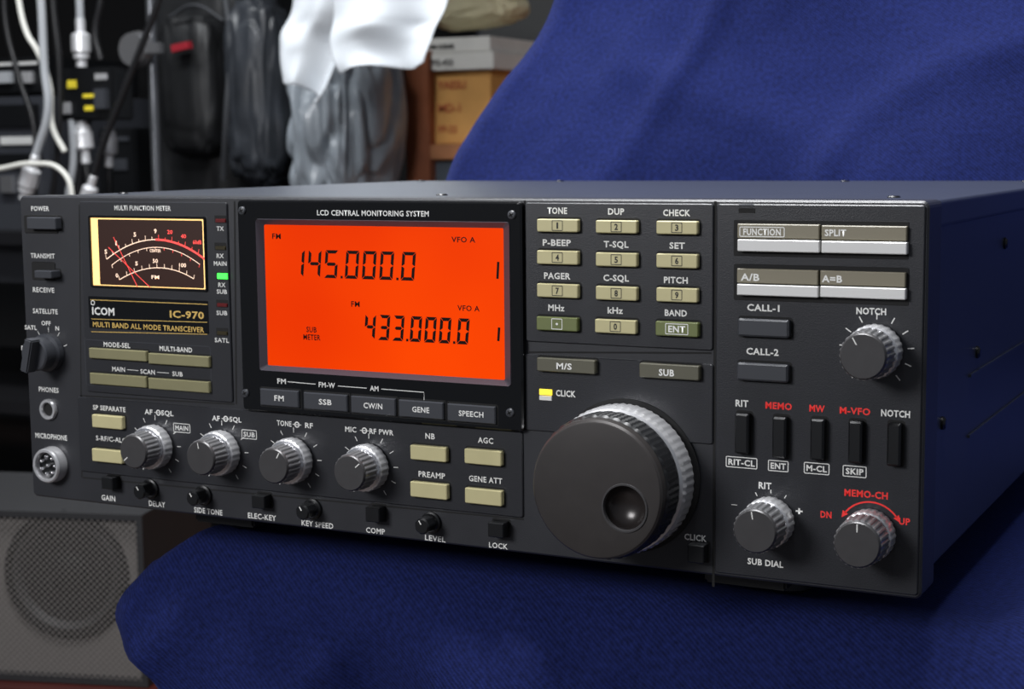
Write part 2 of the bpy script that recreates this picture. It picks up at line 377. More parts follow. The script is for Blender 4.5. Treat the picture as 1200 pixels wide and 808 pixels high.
def number(s,pxl,pyt,pxr,pyb):
    X0,Z1=P(pxl,pyt,LD); X1,_=P(pxr,pyt,LD); _,Zb=P((pxl+pxr)/2,pyb,LD); _,Zt=P((pxl+pxr)/2,pyt,LD)
    h=Zt-Zb; nd=sum(c!='.' for c in s); dots=s.count('.')
    pitch=(X1-X0-.1*h)/(nd-.22+dots*.22); w=pitch*.76; x=X0
    for i,c in enumerate(s):
        if c=='.':
            xx=x-pitch*.02; t=.0011; quad([(xx,Zb),(xx+t,Zb),(xx+t,Zb+t),(xx,Zb+t)],LD+.05); x+=pitch*.22
        else: seg7(c,x,Zb,w,h,.0014); x+=pitch
number('145.000.0',340,294,488,327); number('433.000.0',426,371,551,401)
for a_,b_ in (((584,307),(583,327)),((585,384),(584,400))): 
    p,q=P(*a_,LD),P(*b_,LD); ribbon(sg,[p,q],1.1,LD+.05)
finish(sg,'lcd_digits',M_seg,R,normals=False)
for s,x,y,w in (('FM',324,277,10),('VFO A',543,281,28),('FM',416.5,356.5,10),('VFO A',549,361.5,26),('SUB',365,386.5,12),('METER',365.5,395.5,20)):
    T(s,x,y,w,6.3,M_seg,LD+.06)
T('LCD CENTRAL MONITORING SYSTEM',437,250,131,6.3,M_txt,BD+.1)
def screw(x,y,r,d,name='bezel_screw'):
    b=bmesh.new(); cx,cz=P(x,y,d); lathe(b,cx,cz,[(r,d),(r,d+.5),(r*.8,d+.9),(r*.3,d+1),(r*.25,d+.5),(0,d+.4)],24); finish(b,name,M_dbtn,R,smooth=True,angle=30)
    b=bmesh.new()
    for an in (.5,.5+math.pi/2):
        ribbon(b,[(cx-r*.0006*math.cos(an),cz-r*.0006*math.sin(an)),(cx+r*.0006*math.cos(an),cz+r*.0006*math.sin(an))],.5,d+1.05)
    finish(b,name+'_slot',M_gap,R,normals=False)
for x,y in ((284,247),(600,252),(598,484),(288,461)): screw(x,y,1.8,BD)
mb=[(327,467,45,19.5),(381,471.5,51,19.5),(437,476,52,20),(493,480.5,52,20),(552,485.5,56,20.5)]
buttons('mode_buttons',mb,M_dbtn,d=4.6,r=.0002,bev=.4,base=BD)
for (x,y,_,_),s,w in zip(mb,('FM','SSB','CW/N','GENE','SPEECH'),(11,15,22,20,29)): T(s,x,y,w,6.3,M_txt,4.7)
for s,x,y,w in (('FM',330,447,10),('FM-W',383,451.5,19),('AM',438.5,455.5,10)): T(s,x,y,w,5.8,M_txt,BD+.1)
for pts in ([(337,447.6),(370,450.5)],[(396,452.6),(430,455.2)],[(447,456.2),(497,460),(497,469)]): ribbon(tk,[P(*p,BD) for p in pts],.3,BD+.08)

# ---- knobs
def knob(name,px,py,rs,rf,df,point=200):
    cx,cz=P(px,py,MD)
    seg=96
    b=bmesh.new(); lathe(b,cx,cz,[(rs*.93,MD-.1),(rs,MD+.8),(rs,df*.34),(rs*.97,df*.40),(rs*.9,df*.42)],seg,lambda j,k:1+(.022 if (k%4<2 and 1<=j<=3) else 0)); finish(b,name+'_skirt',M_sil,R,smooth=True,angle=25)
    b=bmesh.new(); lathe(b,cx,cz,[(rs*.93,df*.41),(rs*.93,df*.46),(rf*1.02,df*.48),(rf*1.0,df*.52)],64); finish(b,name+'_collar',M_chr,R,smooth=True,angle=30)
    b=bmesh.new(); lathe(b,cx,cz,[(rf*1.0,df*.46),(rf*1.05,df*.5),(rf*1.0,df-1.2),(rf*.985,df-.9)],seg,lambda j,k:1+(.05 if (k%4<2 and j in(1,2)) else 0)); finish(b,name+'_grip',M_knobs,R,smooth=True,angle=22)
    b=bmesh.new(); lathe(b,cx,cz,[(rf*1.01,df-1.2),(rf*1.0,df-.6),(rf*.93,df),(0,df)],64); finish(b,name+'_cap',M_knobf,R,smooth=True,angle=40)
    a=math.radians(point); b=bmesh.new()
    ribbon(b,[(cx+rf*.00055*math.cos(a),cz+rf*.00055*math.sin(a)),(cx+rf*.0009*math.cos(a),cz+rf*.0009*math.sin(a))],.4,df+.04); finish(b,name+'_pointer',M_txt,R,normals=False)
    return cx,cz
for n_,px,py,pt in (('af_squelch_main_knob',183,523,220),('af_squelch_sub_knob',261,530,100),('tone_rf_knob',345,539,60),('mic_power_knob',433,547,40)):
    cx,cz=knob(n_,px,py,9.9,7.6,17,pt); ticks(tk,cx,cz,12,14.2,-55,235,11,.3,MD+.08)
for n_,px,py,rs,rf,pt,tick in (('notch_knob',1027,411,9.6,8.3,120,True),('rit_knob',903,611,9.4,8.2,100,False),('memory_channel_knob',1020,626,9.4,8.4,90,False)):
    cx,cz=knob(n_,px,py,rs,rf,19.5,pt)
    if tick: ticks(tk,cx,cz,11.2,13.6,-50,230,11,.4,MD+.08)
    else:
        if n_=='rit_knob': ticks(tk,cx,cz,10.6,12,60,120,3,.35,MD+.08)
        else:
            rb=bmesh.new(); arc=[(cx+.0118*math.cos(math.radians(a)),cz+.0118*math.sin(math.radians(a))) for a in range(36,147,6)]
            ribbon(rb,arc,.6,MD+.08)
            for a,s in ((34,1),(146,-1)):
                ca,sa=math.cos(math.radians(a)),math.sin(math.radians(a)); tx,tz=sa*s,-ca*s
                p=(cx+.0118*ca,cz+.0118*sa)
                q=[(p[0]+.0018*tx,p[1]+.0018*tz),(p[0]-.0008*tx+.0012*ca,p[1]-.0008*tz+.0012*sa),(p[0]-.0008*tx-.0012*ca,p[1]-.0008*tz-.0012*sa)]
                rb.faces.new([rb.verts.new((x,-(MD+.08)/1000,z)) for x,z in q])
            finish(rb,'memory_channel_arc',M_red,R,normals=False)
finish(tk,'scale_ticks_and_lines',M_txt,R,normals=False)
T('AF',174,483,9,5.8); T('SQL',196,484.5,14,5.8); T('MAIN',213,502,15,5.5); T('AF',253,490.5,9,5.8); T('SQL',276,492,14,5.8); T('SUB',292,509.5,13,5.5)
T('TONE',333,496.5,17,6); T('RF',362,499,9,6); T('MIC',411,503.5,13,6); T('RF PWR',447,506.5,28,6)
fb=bmesh.new()
def frame(cx,cy,w,h,wd=.25): ribbon(fb,outline(*rectpx(cx,cy,w,h,1.0),.0004),wd,1.0,True)
frame(213,502,19,10); frame(292,509.5,17,10)
for x,y in ((185.5,484),(264.5,491.2),(348,498),(427,505)):
    cx,cz=P(x,y,1.0); ribbon(fb,[(cx+.0011*math.cos(a*.52),cz+.0011*math.sin(a*.52)) for a in range(12)],.4,1.0,True); ribbon(fb,[(cx-.0022,cz),(cx+.0022,cz)],.3,1.02)
frame(869,542.5,36,12); frame(912,546.5,23,12); frame(957,549.5,29,12.5); frame(1001.5,553,27,12.5)
T('FUNCTION',893,272,44,7.5,M_txt,3.1); ribbon(fb,outline(*rectpx(893,272,52,11,3.1),.0004),.25,3.1,True)
T('SPLIT',979,273,25,7.5,M_txt,3.1); T('A/B',879,325,22,8,M_txt,3.1); T('A=B',975,327,24,8,M_txt,3.1)
finish(fb,'label_frames',M_txt,R,normals=False)
bm=bmesh.new()
for y in (280.5,333.5): stack(bm,rectpx(962.5,y,206,44,1.0),[(0,MD-.1),(.2,MD+.2)],r=.0006)
finish(bm,'function_button_recess',M_gap,R)
def two(name,up,lo):
    for sfx,lst,m_,d in (('_upper',up,M_taupe,3.0),('_lower',lo,M_lgrey,3.8)):
        b=bmesh.new()
        for q in lst: stack(b,rectpx(*q,d),[(0,MD),(0,d-.3),(.3,d)],r=.0003)
        finish(b,name+sfx,m_,R)
two('function_split_buttons',[(912,271.5,96,17),(1012.5,273.5,100,17)],[(912,288.5,96,14),(1012.5,290.5,100,14)])
two('vfo_select_buttons',[(911,324.5,95,17),(1011,327,100,17)],[(911,341,95,13),(1011,343.5,100,13)])
bm=bmesh.new(); stack(bm,rectpx(875,247,20,6,1.2),[(0,MD-.1),(.2,MD+.2)],r=.0003); finish(bm,'panel_slot',M_gap,R)
bm=bmesh.new(); stack(bm,rectpx(874,241,18,3,1.4),[(0,MD-.1),(.2,MD+.4)],r=.0003); finish(bm,'panel_slot_lip',M_dbtn,R)
T('CALL-1',894.5,361,38,7.5); T('CALL-2',893.5,412.5,38,7.5)
buttons('call_buttons',[(894,385,60,21),(893,437,60,21)],M_dbtn,d=4,r=.0008,bev=.7)
T('NOTCH',1021,365,35,7.5)
for s,x,y,w,m_ in (('RIT',869.5,473,15,M_txt),('MEMO',912.5,476,31,M_red),('MW',957.5,479,18,M_red),('M-VFO',1002,482,36,M_red),('NOTCH',1049.5,485,34,M_txt)):
    T(s,x,y,w,7.6,m_)
buttons('tall_buttons',[(868.5,509,16,47),(912.5,513.5,16,48),(957,516,16,48),(1001.5,519,16,49),(1047,522,16,50)],M_blk,d=4.6,r=.0006,bev=.7)
for s,x,y,w in (('RIT-CL',869,542.5,31),('ENT',912,546.5,18),('M-CL',957,549.5,24),('SKIP',1001.5,553,21)): T(s,x,y,w,6.8)
T('RIT',896.5,569.5,15,7.5); T('-',860.5,592,7,3); T('+',936.5,599.5,8,7); T('SUB DIAL',897,660,42,7)
T('MEMO-CH',1015,579.5,51,7.8,M_red); T('DN',968,603.5,13,7.5,M_red); T('UP',1060,611.5,13,7.5,M_red)
T('CLICK',815,630.5,26,7,d=.1)
T('SP SEPARATE',128,479,38,5.5); T('S-RF/C-ALC',130,515,35,5.5)
buttons('speaker_meter_buttons',[(125,495,35,15),(125,535,35,15)],M_beige,d=3.4)
T('NB',504,511.5,11,6.5); T('AGC',569,516.5,18,6.5); T('PREAMP',506,557,31,6.5); T('GENE ATT',569,562.5,39,6.5)
buttons('nb_agc_buttons',[(501.5,532,42,17),(565.5,536.5,43,17.5),(502,575.5,43,18),(566,583,43,18)],M_beige,d=3.4)
buttons('bottom_push_buttons',[(125,567,13,14),(302,589,15,15),(436,604,16,17),(580.5,622,18,17),(815,650,19,21)],M_blk,d=5.5,r=.0004,base=0)
bm=bmesh.new(); 
b2=bmesh.new()
for x,y in ((177,573),(239,580.5),(367,596.5),(506,612.5)):
    cx,cz=P(x,y); lathe(bm,cx,cz,[(4.6,-.05),(4.6,1.2),(3.9,1.6),(3.4,2.4),(3.3,8),(2.8,8.6),(0,8.6)],28,lambda j,k:1+(.05 if k%4<2 and j in(3,4) else 0))
    ribbon(b2,[(cx-.0002,cz+.0008),(cx-.0012,cz+.0024)],.5,8.65)
finish(bm,'small_pot_knobs',M_blk,R,smooth=True,angle=25); finish(b2,'small_pot_pointers',M_txt,R,normals=False)
for s,x,y,w in (('GAIN',127,584,16),('DELAY',184,591,19),('SIDE TONE',244,599.5,33),('ELEC-KEY',307,606,33),('KEY SPEED',372,615,37),('COMP',440,622.5,22),('LEVEL',510,631.5,24),('LOCK',584,640,22)): T(s,x,y,w,6.2,d=.1)

# ---- main dial
cx,cz=P(735,557.5,0)
bm=bmesh.new(); lathe(bm,cx,cz,[(30.5,.5),(30.5,1.2),(29.5,1.6),(20,1.6)],96); finish(bm,'dial_well_ring',M_gap,R,smooth=True,angle=30)
bm=bmesh.new(); lathe(bm,cx,cz,[(27,2),(28.4,2.6),(28.8,3.2),(28.8,11.0),(28.2,13.0),(27,13.6)],240,lambda j,k:1+(.008 if (k%4<2 and j in(2,3)) else 0)); finish(bm,'dial_flange',M_sil,R,smooth=True,angle=20)
bm=bmesh.new()
rows=[(26.6,13.2),(27.2,13.8)]+[(27.2,13.8+k*1.4) for k in range(1,9)]+[(26.9,26)]
lathe(bm,cx,cz,rows,144,lambda j,k:1+(.022 if ((k//2+j)%2==0 and 1<j<10) else 0)); finish(bm,'dial_rubber_grip',M_rub,R,smooth=True,angle=20)
bm=bmesh.new(); lathe(bm,cx,cz,[(26.8,25.4),(26.9,27),(26.6,29.2),(25.8,30),(25.2,30.1)],120); 
DF=30.1
hx,hz=P(732,596,DF); hr=.0088
oc=[bm.verts.new((cx+.0252*math.cos(2*math.pi*k/120),-DF/1000,cz+.0252*math.sin(2*math.pi*k/120))) for k in range(120)]
hc=[bm.verts.new((hx+hr*math.cos(2*math.pi*k/48),-DF/1000,hz+hr*math.sin(2*math.pi*k/48))) for k in range(48)]
es=[bm.edges.new((oc[k],oc[(k+1)%120])) for k in range(120)]+[bm.edges.new((hc[k],hc[(k+1)%48])) for k in range(48)]
bmesh.ops.triangle_fill(bm,edges=es,use_beauty=True,use_dissolve=False)
bmesh.ops.remove_doubles(bm,verts=bm.verts[:],dist=1e-6)
finish(bm,'dial_face',M_dialf,R,smooth=True,angle=25)
bm=bmesh.new()
lathe(bm,hx,hz,[(9.4,DF-.1),(9.2,DF+.5),(8.6,DF+.5),(8.2,DF-.6)],48); finish(bm,'dial_dimple_rim',M_knobf,R,smooth=True,angle=30)
bm=bmesh.new(); lathe(bm,hx,hz,[(8.3,DF-.4)]+[(8.2*math.cos(a),DF-.6-5.5*math.sin(a)) for a in (.15,.3,.5,.7,.9,1.1,1.3,1.45)]+[(0,DF-6.1)],48); finish(bm,'dial_dimple_dish',M_dish,R,smooth=True)
build_texts(R)

# ================================================= BLANKET over a chair
def blanket_mat():
    m=bpy.data.materials.new('navy_twill_fabric'); m.use_nodes=True; n=m.node_tree.nodes; l=m.node_tree.links; b=n['Principled BSDF']
    uv=n.new('ShaderNodeUVMap'); mp_=n.new('ShaderNodeMapping'); mp_.inputs['Rotation'].default_value=(0,0,.9)
    l.new(uv.outputs[0],mp_.inputs['Vector'])
    w=n.new('ShaderNodeTexWave'); w.inputs['Scale'].default_value=190; w.inputs['Distortion'].default_value=2.5; w.inputs['Detail'].default_value=2
    l.new(mp_.outputs[0],w.inputs['Vector'])
    nz=n.new('ShaderNodeTexNoise'); nz.inputs['Scale'].default_value=1100; l.new(uv.outputs[0],nz.inputs['Vector'])
    nb=n.new('ShaderNodeTexNoise'); nb.inputs['Scale'].default_value=350; nb.inputs['Detail'].default_value=6; l.new(uv.outputs[0],nb.inputs['Vector'])
    ad=n.new('ShaderNodeMath'); ad.operation='MULTIPLY_ADD'; ad.inputs[1].default_value=.5; l.new(w.outputs['Fac'],ad.inputs[0]); l.new(nz.outputs['Fac'],ad.inputs[2])
    bp=n.new('ShaderNodeBump'); bp.inputs['Strength'].default_value=.45; bp.inputs['Distance'].default_value=.0007
    l.new(ad.outputs[0],bp.inputs['Height']); l.new(bp.outputs['Normal'],b.inputs['Normal'])
    ad2=n.new('ShaderNodeMath'); ad2.operation='MULTIPLY_ADD'; ad2.inputs[1].default_value=.22; l.new(w.outputs['Fac'],ad2.inputs[0]); l.new(nb.outputs['Fac'],ad2.inputs[2])
    r=n.new('ShaderNodeValToRGB'); r.color_ramp.elements[0].position=.3; r.color_ramp.elements[1].position=.95
    r.color_ramp.elements[0].color=lin((14,20,54)); r.color_ramp.elements[1].color=lin((27,38,94))
    l.new(ad2.outputs[0],r.inputs['Fac']); l.new(r.outputs['Color'],b.inputs['Base Color'])
    b.inputs['Roughness'].default_value=.9; b.inputs['Sheen Weight'].default_value=.12; b.inputs['Sheen Roughness'].default_value=.45
    b.inputs['Sheen Tint'].default_value=lin((124,138,210)); b.inputs['Specular IOR Level'].default_value=.12
    return m
M_cloth=blanket_mat()
prof=[(.66,.10,.0),(.64,.36,.05),(.615,.46,.055),(.575,.478,.055),(.545,.46,.055),(.525,.38,.052),(.50,.267,.044),(.475,.20,.012),(.455,.143,-.016),(.435,.07,-.02),(.415,.01,.01),(.385,-.0165,.05),(.30,-.0165,.07),(.15,-.0165,.075),
      (.06,-.0165,.075),(.03,-.020,.070),(.012,-.036,.062),(.004,-.055,.054),(.0,-.075,.066),(-.002,-.10,.085),(-.004,-.16,.09),(-.008,-.25,.08),(-.01,-.36,.07)]
def cat(p0,p1,p2,p3,t):
    return tuple(.5*((2*b)+(-a+c)*t+(2*a-5*b+4*c-d)*t*t+(-a+3*b-3*c+d)*t**3) for a,b,c,d in zip(p0,p1,p2,p3))
rs=[]
for i in range(len(prof)-1):
    p0=prof[max(i-1,0)];p1=prof[i];p2=prof[i+1];p3=prof[min(i+2,len(prof)-1)]
    L=math.hypot(p2[0]-p1[0],p2[1]-p1[1]); n_=max(3,int(L/.004))
    for k in range(n_): rs.append(cat(p0,p1,p2,p3,k/n_))
rs.append(prof[-1])
XR=.86; NX=230; NS=22
def ridge(x,w): return math.exp(-(x/w)**2)
bm=bmesh.new(); uvl=bm.loops.layers.uv.new('UVMap'); grid=[]; uvs={}
arc=0
for i,(y,z,xl) in enumerate(rs):
    if i: arc+=math.hypot(y-rs[i-1][0],z-rs[i-1][1])
    a=rs[max(i-1,0)]; b=rs[min(i+1,len(rs)-1)]
    ty,tz=b[0]-a[0],b[1]-a[1]; q=math.hypot(ty,tz); ty/=q; tz/=q
    ny,nz=tz,-ty
    if nz<0 and abs(nz)>.5 or (abs(nz)<=.5 and ny>0 and y<.6): ny,nz=-ny,-nz
    if y>.6: ny,nz=abs(ny),abs(nz)
    row=[]
    for k in range(-NS,NX+NS+1):
        side=0
        if k<0: X=xl; side=-k/NS
        elif k>NX: X=XR; side=(k-NX)/NS
        else: X=xl+(XR-xl)*k/NX
        sg_=-1 if k<0 else 1
        drop=max(0,-(z+.022)); back=max(0,min(1,(z-.02)/.1)) if y<.6 else .3
        fold=0
        da=min(drop*16,1)
        fold+=da*.011*(math.sin(X*30+z*14+.6)+.7*math.sin(X*57+1.3+z*12)-.3)
        bend=.03*noise.noise(Vector((X*6,z*9,3)))
        for fx,sl,wd,am in ((.10,.7,.012,.006),(.145,-.5,.010,.007),(.19,.9,.013,.007),(.25,-.7,.012,.007),(.31,.6,.011,.006),(.37,-.6,.012,.007),(.44,.9,.012,.006)):
            fold+=da*am*ridge(X+bend-fx-sl*(z+.03),wd)
        fold+=back*(.009*math.sin((X+z*.45)*15+.8)+.005*math.sin((X-z*.7)*27+2))
        if y<.6:
            b2_=.10*noise.noise(Vector((X*5,z*6,7)))
            fold+=back*(.005*ridge(X+b2_-.09-(z-.20)*.55,.018)+.004*ridge(X-b2_-.19+(z-.2)*.8,.022)*min(1,max(0,(.32-z)*10))+.004*ridge(X+b2_-.33-(z-.2)*1.0,.024))
        fold+=.0045*noise.noise(Vector((X*12,y*12,z*12)))*(1 if (drop>0.004 or back>.0) else .0)
        fold+=.0012*noise.noise(Vector((X*45,y*45,z*45)))*(1 if (drop>0.004 or back>.0) else .0)
        px_,py_,pz_=X,y+ny*fold,z+nz*fold
        if z<.01 and y>.0 and X>.44: pz_+=.02*(1-math.exp(-(X-.44)/.05))*min(1,max(0,y)/.08)*(.8+.2*math.sin(X*18+y*12))
        if side:
            d_=side*.30
            w_=min(1,max(0,(abs(nz)-.2)/.7))
            rr=.012; aa=min(d_/rr,1.4)
            off=rr*math.sin(aa) if aa<1.4 else rr*.985+ .03*(d_-rr*1.4)
            dn=rr*(1-math.cos(aa)) if aa<1.4 else rr*.83+(d_-rr*1.4)
            wv=.006*math.sin(d_*50+i*.12)*min(1,d_*8)
            px_+=sg_*(off+wv)
            if y>.6: dn*=.35; py_-=dn*.3
            else:
                bk=dn if z<.0 else min(dn,.5)*.42
                py_+=bk*(1-w_)*(1 if z>-.02 else 1); pz_-=dn*w_*(1.0 if z<.05 else .5)
        pz_=max(pz_,-Z0+.01)
        v=bm.verts.new((px_,py_,pz_+Z0)); uvs[v]=(X+sg_*side*.3,arc); row.append(v)
    grid.append(row)
for i in range(len(grid)-1):
    for k in range(len(grid[0])-1):
        f=bm.faces.new((grid[i][k],grid[i+1][k],grid[i+1][k+1],grid[i][k+1])); f.smooth=True
        for lp in f.loops: lp[uvl].uv=uvs[lp.vert]
o=finish(bm,'blue_blanket',M_cloth,None,smooth=True)
md=o.modifiers.new('t','SOLIDIFY'); md.thickness=.0015; md.offset=-1

M_chair=mat('chair_upholstery_grey',(70,72,78),.8,noise_s=40,bump=.3)
M_steel=mat('black_steel',(30,30,32),.4,metal=.6)
CH=empty('chair',(0,0,0))
bm=bmesh.new(); boxw(bm,(.475,.245,Z0-.055),(.72,.34,.055),bev=.015); finish(bm,'seat',M_chair,CH)
bm=bmesh.new(); boxw(bm,(.46,.585,Z0+.24),(.74,.035,.40),rot=None,bev=.012); finish(bm,'backrest',M_chair,CH)
bm=bmesh.new()
for x in (.15,.80):
    for y in (.10,.40): boxw(bm,(x,y,(Z0-.08)/2),(.03,.03,Z0-.08),bev=.003)
    boxw(bm,(x,.612,Z0+.12),(.03,.02,.52),bev=.003); boxw(bm,(x,.5,Z0-.1),(.03,.25,.03),bev=.003)
finish(bm,'legs_and_frame',M_steel,CH)

# ================================================= ROOM
M_floor=mat('floor_dark_vinyl',(60,50,46),.5,noise_s=5,noise_amt=.2)
M_wall=mat('wall_painted_grey',(80,80,80),.9,noise_s=3,noise_amt=.12,bump=.2,bscale=100)
def slab(name,c,s,m):
    bm=bmesh.new(); boxw(bm,c,s); return finish(bm,name,m)
slab('floor',(-.2,.6,-.03),(6.4,6.4,.06),M_floor)
slab('wall_back',(-.2,3.05,1.3),(6.4,.1,2.6),M_wall)
slab('wall_left',(-3.35,.55,1.3),(.1,5.0,2.6),M_wall)

# ---- storage rack
BY=1.85
bk_l=WY(475,150,BY).x
M_rack=mat('rack_steel_dark',(36,36,39),.45,metal=.4)
K=empty('storage_rack')
SH=Z0+.03
RX0,RX1=-2.72,bk_l-.012; RXc,RXw=(RX0+RX1)/2,RX1-RX0
bm=bmesh.new()
for z in (.12,SH-.3,SH,SH+.76): boxw(bm,(RXc,1.85,z-.012),(RXw,.62,.024),bev=.002)
finish(bm,'shelves',M_rack,K)
bm=bmesh.new(); pp=WY(181,130,1.53)
for x in (pp.x,RX0+.02,RX1-.02):
    for y in (1.53,2.17):
        if x==RX1-.02 and y==1.53: continue
        r_=bmesh.ops.create_cone(bm,cap_ends=True,segments=20,radius1=.008,radius2=.008,depth=SH+.85)
        for v in r_['verts']: v.co+=Vector((x,y,(SH+.85)/2))
finish(bm,'posts',mat('post_steel',(120,122,126),.3,metal=.8),K,smooth=True,angle=40)
bm=bmesh.new(); boxw(bm,(RXc,2.15,SH+.4),(RXw-.02,.01,.70)); finish(bm,'back_panel',mat('rack_back_black',(18,18,20),.8),K)
bm=bmesh.new(); c=WY(158,58,1.505)
bmesh.ops.create_cone(bm,cap_ends=True,segments=32,radius1=.030,radius2=.026,depth=.018,matrix=Matrix.Translation(c)@Matrix.Rotation(math.pi/2,4,'X'))
boxw(bm,c+Vector((.03,.0,0)),(.05,.014,.018),bev=.002); finish(bm,'post_clamp',mat('clamp_grey',(120,120,122),.35,metal=.6),K,smooth=True,angle=30)

def crumple(name,c,r,m,seed,amp,fr,zmin=None,sub=5,fold=1,pw=.8,cre=0):
    bm=bmesh.new(); bmesh.ops.create_icosphere(bm,subdivisions=sub,radius=1)
    for v in bm.verts:
        n=v.co.normalized(); q=n*fr+Vector((seed,seed*2,0))
        q.x*=1.6
        a=noise.noise(q)+.4*noise.noise(q*2.1)+.10*noise.noise(q*4.3)
        w=abs(noise.noise(q*1.3+Vector((9,9,9))))
        s=1+amp*a-fold*amp*.7*(max(0,.22-w)*4)
        if cre: s-=cre*(abs(noise.noise(Vector((q.x*3,q.y*3,q.z*1.2))))-.2)
        sq=[math.copysign(abs(t)**pw,t) for t in n]
        v.co=Vector((sq[0]*r[0]*s,sq[1]*r[1]*s,sq[2]*r[2]*s))+Vector(c)
        if zmin is not None and v.co.z<zmin: v.co.z=zmin+.002
    return finish(bm,name,m,None,smooth=True)
M_plg=mat('plastic_bag_grey',(140,147,154),.3,noise_s=9,noise_amt=.3,coat=.15)
M_plw=mat('sheet_white',(214,219,224),.6,noise_s=14,noise_amt=.03)
M_cream=mat('paper_cream',(214,204,168),.8,noise_s=20,noise_amt=.05)
M_bagb=mat('nylon_black',(22,23,25),.5,noise_s=20,noise_amt=.3,bump=.2,bscale=500)
def objat(px,py,Y,rx,rz,ry,name,m,seed,amp,fr,zmin=None,**kw):
    c=WY(px,py,Y); t=(Y-CAM.y)/raydir(px,py).y; k=t/F
    return crumple(name,c,(rx*k*1.1,ry,rz*k),m,seed,amp,fr,zmin,**kw)
objat(405,140,1.74,52,138,.10,'plastic_bag',M_plg,3,.18,1.3,SH,fold=1.3,cre=.16,sub=6)
objat(552,6,1.98,66,28,.06,'paper_bundle',M_cream,5,.10,1.4,cre=.08)
def drape(name,Lp,Rp,Y,m,amp,fr,seed=0):
    bm=bmesh.new(); NV=90; NU=60; rows=[]
    def samp(P_,t):
        s=t*(len(P_)-1); i=min(int(s),len(P_)-2); f=s-i
        p0=P_[max(i-1,0)];p1=P_[i];p2=P_[i+1];p3=P_[min(i+2,len(P_)-1)]
        return cat(p0,p1,p2,p3,f)
    for j in range(NV+1):
        t=j/NV; l=samp(Lp,t); r=samp(Rp,t); row=[]
        for k in range(NU+1):
            u=k/NU; x=l[0]+(r[0]-l[0])*u; y=l[1]+(r[1]-l[1])*u+ (4*math.sin(u*7+seed))*t
            p=WY(x,y,Y); p.y+=amp*(math.sin(u*fr+seed+t*2)+.5*math.sin(u*fr*1.9+t*3+seed*2))*(.3+.7*t)+.018*noise.noise(Vector((u*2.5,t*5,seed)))*t
            row.append(bm.verts.new(p))
        rows.append(row)
    for j in range(NV):
        for k in range(NU): bm.faces.new((rows[j][k],rows[j+1][k],rows[j+1][k+1],rows[j][k+1]))
    top=rows[0]; z=SH+.765
    b1=[bm.verts.new((v.co.x,v.co.y+.01,z)) for v in top]; b2=[bm.verts.new((v.co.x,v.co.y+.2,z)) for v in top]
    for k in range(NU): bm.faces.new((b1[k],top[k],top[k+1],b1[k+1])); bm.faces.new((b2[k],b1[k],b1[k+1],b2[k+1]))
    o=finish(bm,name,m,None,smooth=True); s=o.modifiers.new('t','SOLIDIFY'); s.thickness=.002
    return o
drape('white_cloth',[(342,-380),(342,-120),(338,0),(327,45),(334,92)],[(430,-380),(418,-120),(412,0),(398,55),(370,116)],1.50,M_plw,.016,6,1)
drape('white_cloth',[(418,-380),(402,-120),(392,0),(388,50),(400,84)],[(560,-380),(540,-120),(520,0),(510,30),(500,74)],1.465,M_plw,.018,5,2.5)
BP=empty('backpack')
o=objat(262,110,1.84,66,200,.12,'body',M_bagb,21,.06,1.2,SH,pw=.55); o.parent=BP
o=objat(232,100,1.71,38,84,.05,'front_pocket',M_bagb,23,.05,1.2,pw=.55); o.parent=BP
o=objat(308,110,1.70,32,110,.06,'side_pocket',mat('nylon_dark_grey',(40,43,48),.42,noise_s=15,noise_amt=.3),27,.10,1.3,pw=.6,cre=.12); o.parent=BP
bm=bmesh.new(); c=WY(213,55,1.645); boxw(bm,c,(.036,.012,.012),rot=Matrix.Rotation(-.15,3,'Y')); finish(bm,'red_label',mat('red_label',(150,26,40),.6),BP)
def tube(name,pts,r,m,parent=None,cyc=False):
    cu=bpy.data.curves.new(name,'CURVE'); cu.dimensions='3D'; cu.bevel_depth=r; cu.bevel_resolution=4; cu.use_fill_caps=True
    sp=cu.splines.new('BEZIER'); sp.bezier_points.add(len(pts)-1)
    for b,p in zip(sp.bezier_points,pts): b.co=p; b.handle_left_type=b.handle_right_type='AUTO'
    cu.materials.append(m); o=link(bpy.data.objects.new(name,cu)); 
    if parent: o.parent=parent
    return o
M_cab=mat('cable_black',(24,24,26),.4); M_cabg=mat('cable_grey',(165,168,172),.45); M_cabw=mat('cable_white',(225,224,216),.5)
M_web=mat('webbing_grey',(48,50,54),.7)
tube('strap',[WY(262,-20,1.70),WY(270,60,1.66),WY(266,130,1.65),WY(262,210,1.68)],.006,M_web,BP)
tube('piping',[WY(199,20,1.66),WY(228,6,1.655),WY(262,24,1.66)],.003,M_web,BP)

M_wood=mat('shelf_wood_brown',(150,88,58),.5,noise_s=18,noise_amt=.2)
M_kraft=mat('cardboard_kraft',(206,152,84),.8,noise_s=25,noise_amt=.07)
M_wbox=mat('carton_white',(222,220,214),.7,noise_s=25,noise_amt=.04)
M_boxr=mat('carton_print_red',(176,84,50),.7)
a=WY(475,150,BY); b=WY(503,150,BY); top=WY(489,60,BY).z; brd=WY(510,170,BY)
BC=empty('wooden_bookcase')
bm=bmesh.new()
boxw(bm,((a.x+b.x)/2,BY+.14,top/2),(b.x-a.x,.28,top),bev=.002); xr=b.x+.8
boxw(bm,(xr+.015,BY+.14,top/2),(.03,.28,top),bev=.002)
finish(bm,'side_panels',M_wood,BC)
bm=bmesh.new()
for z in (brd.z-.012,SH-.1,.3,.06): boxw(bm,((b.x+xr)/2,BY+.14,z),(xr-b.x,.28,.026),bev=.002)
finish(bm,'shelves',mat('shelf_wood_edge',(176,118,78),.5,noise_s=18,noise_amt=.2),BC)
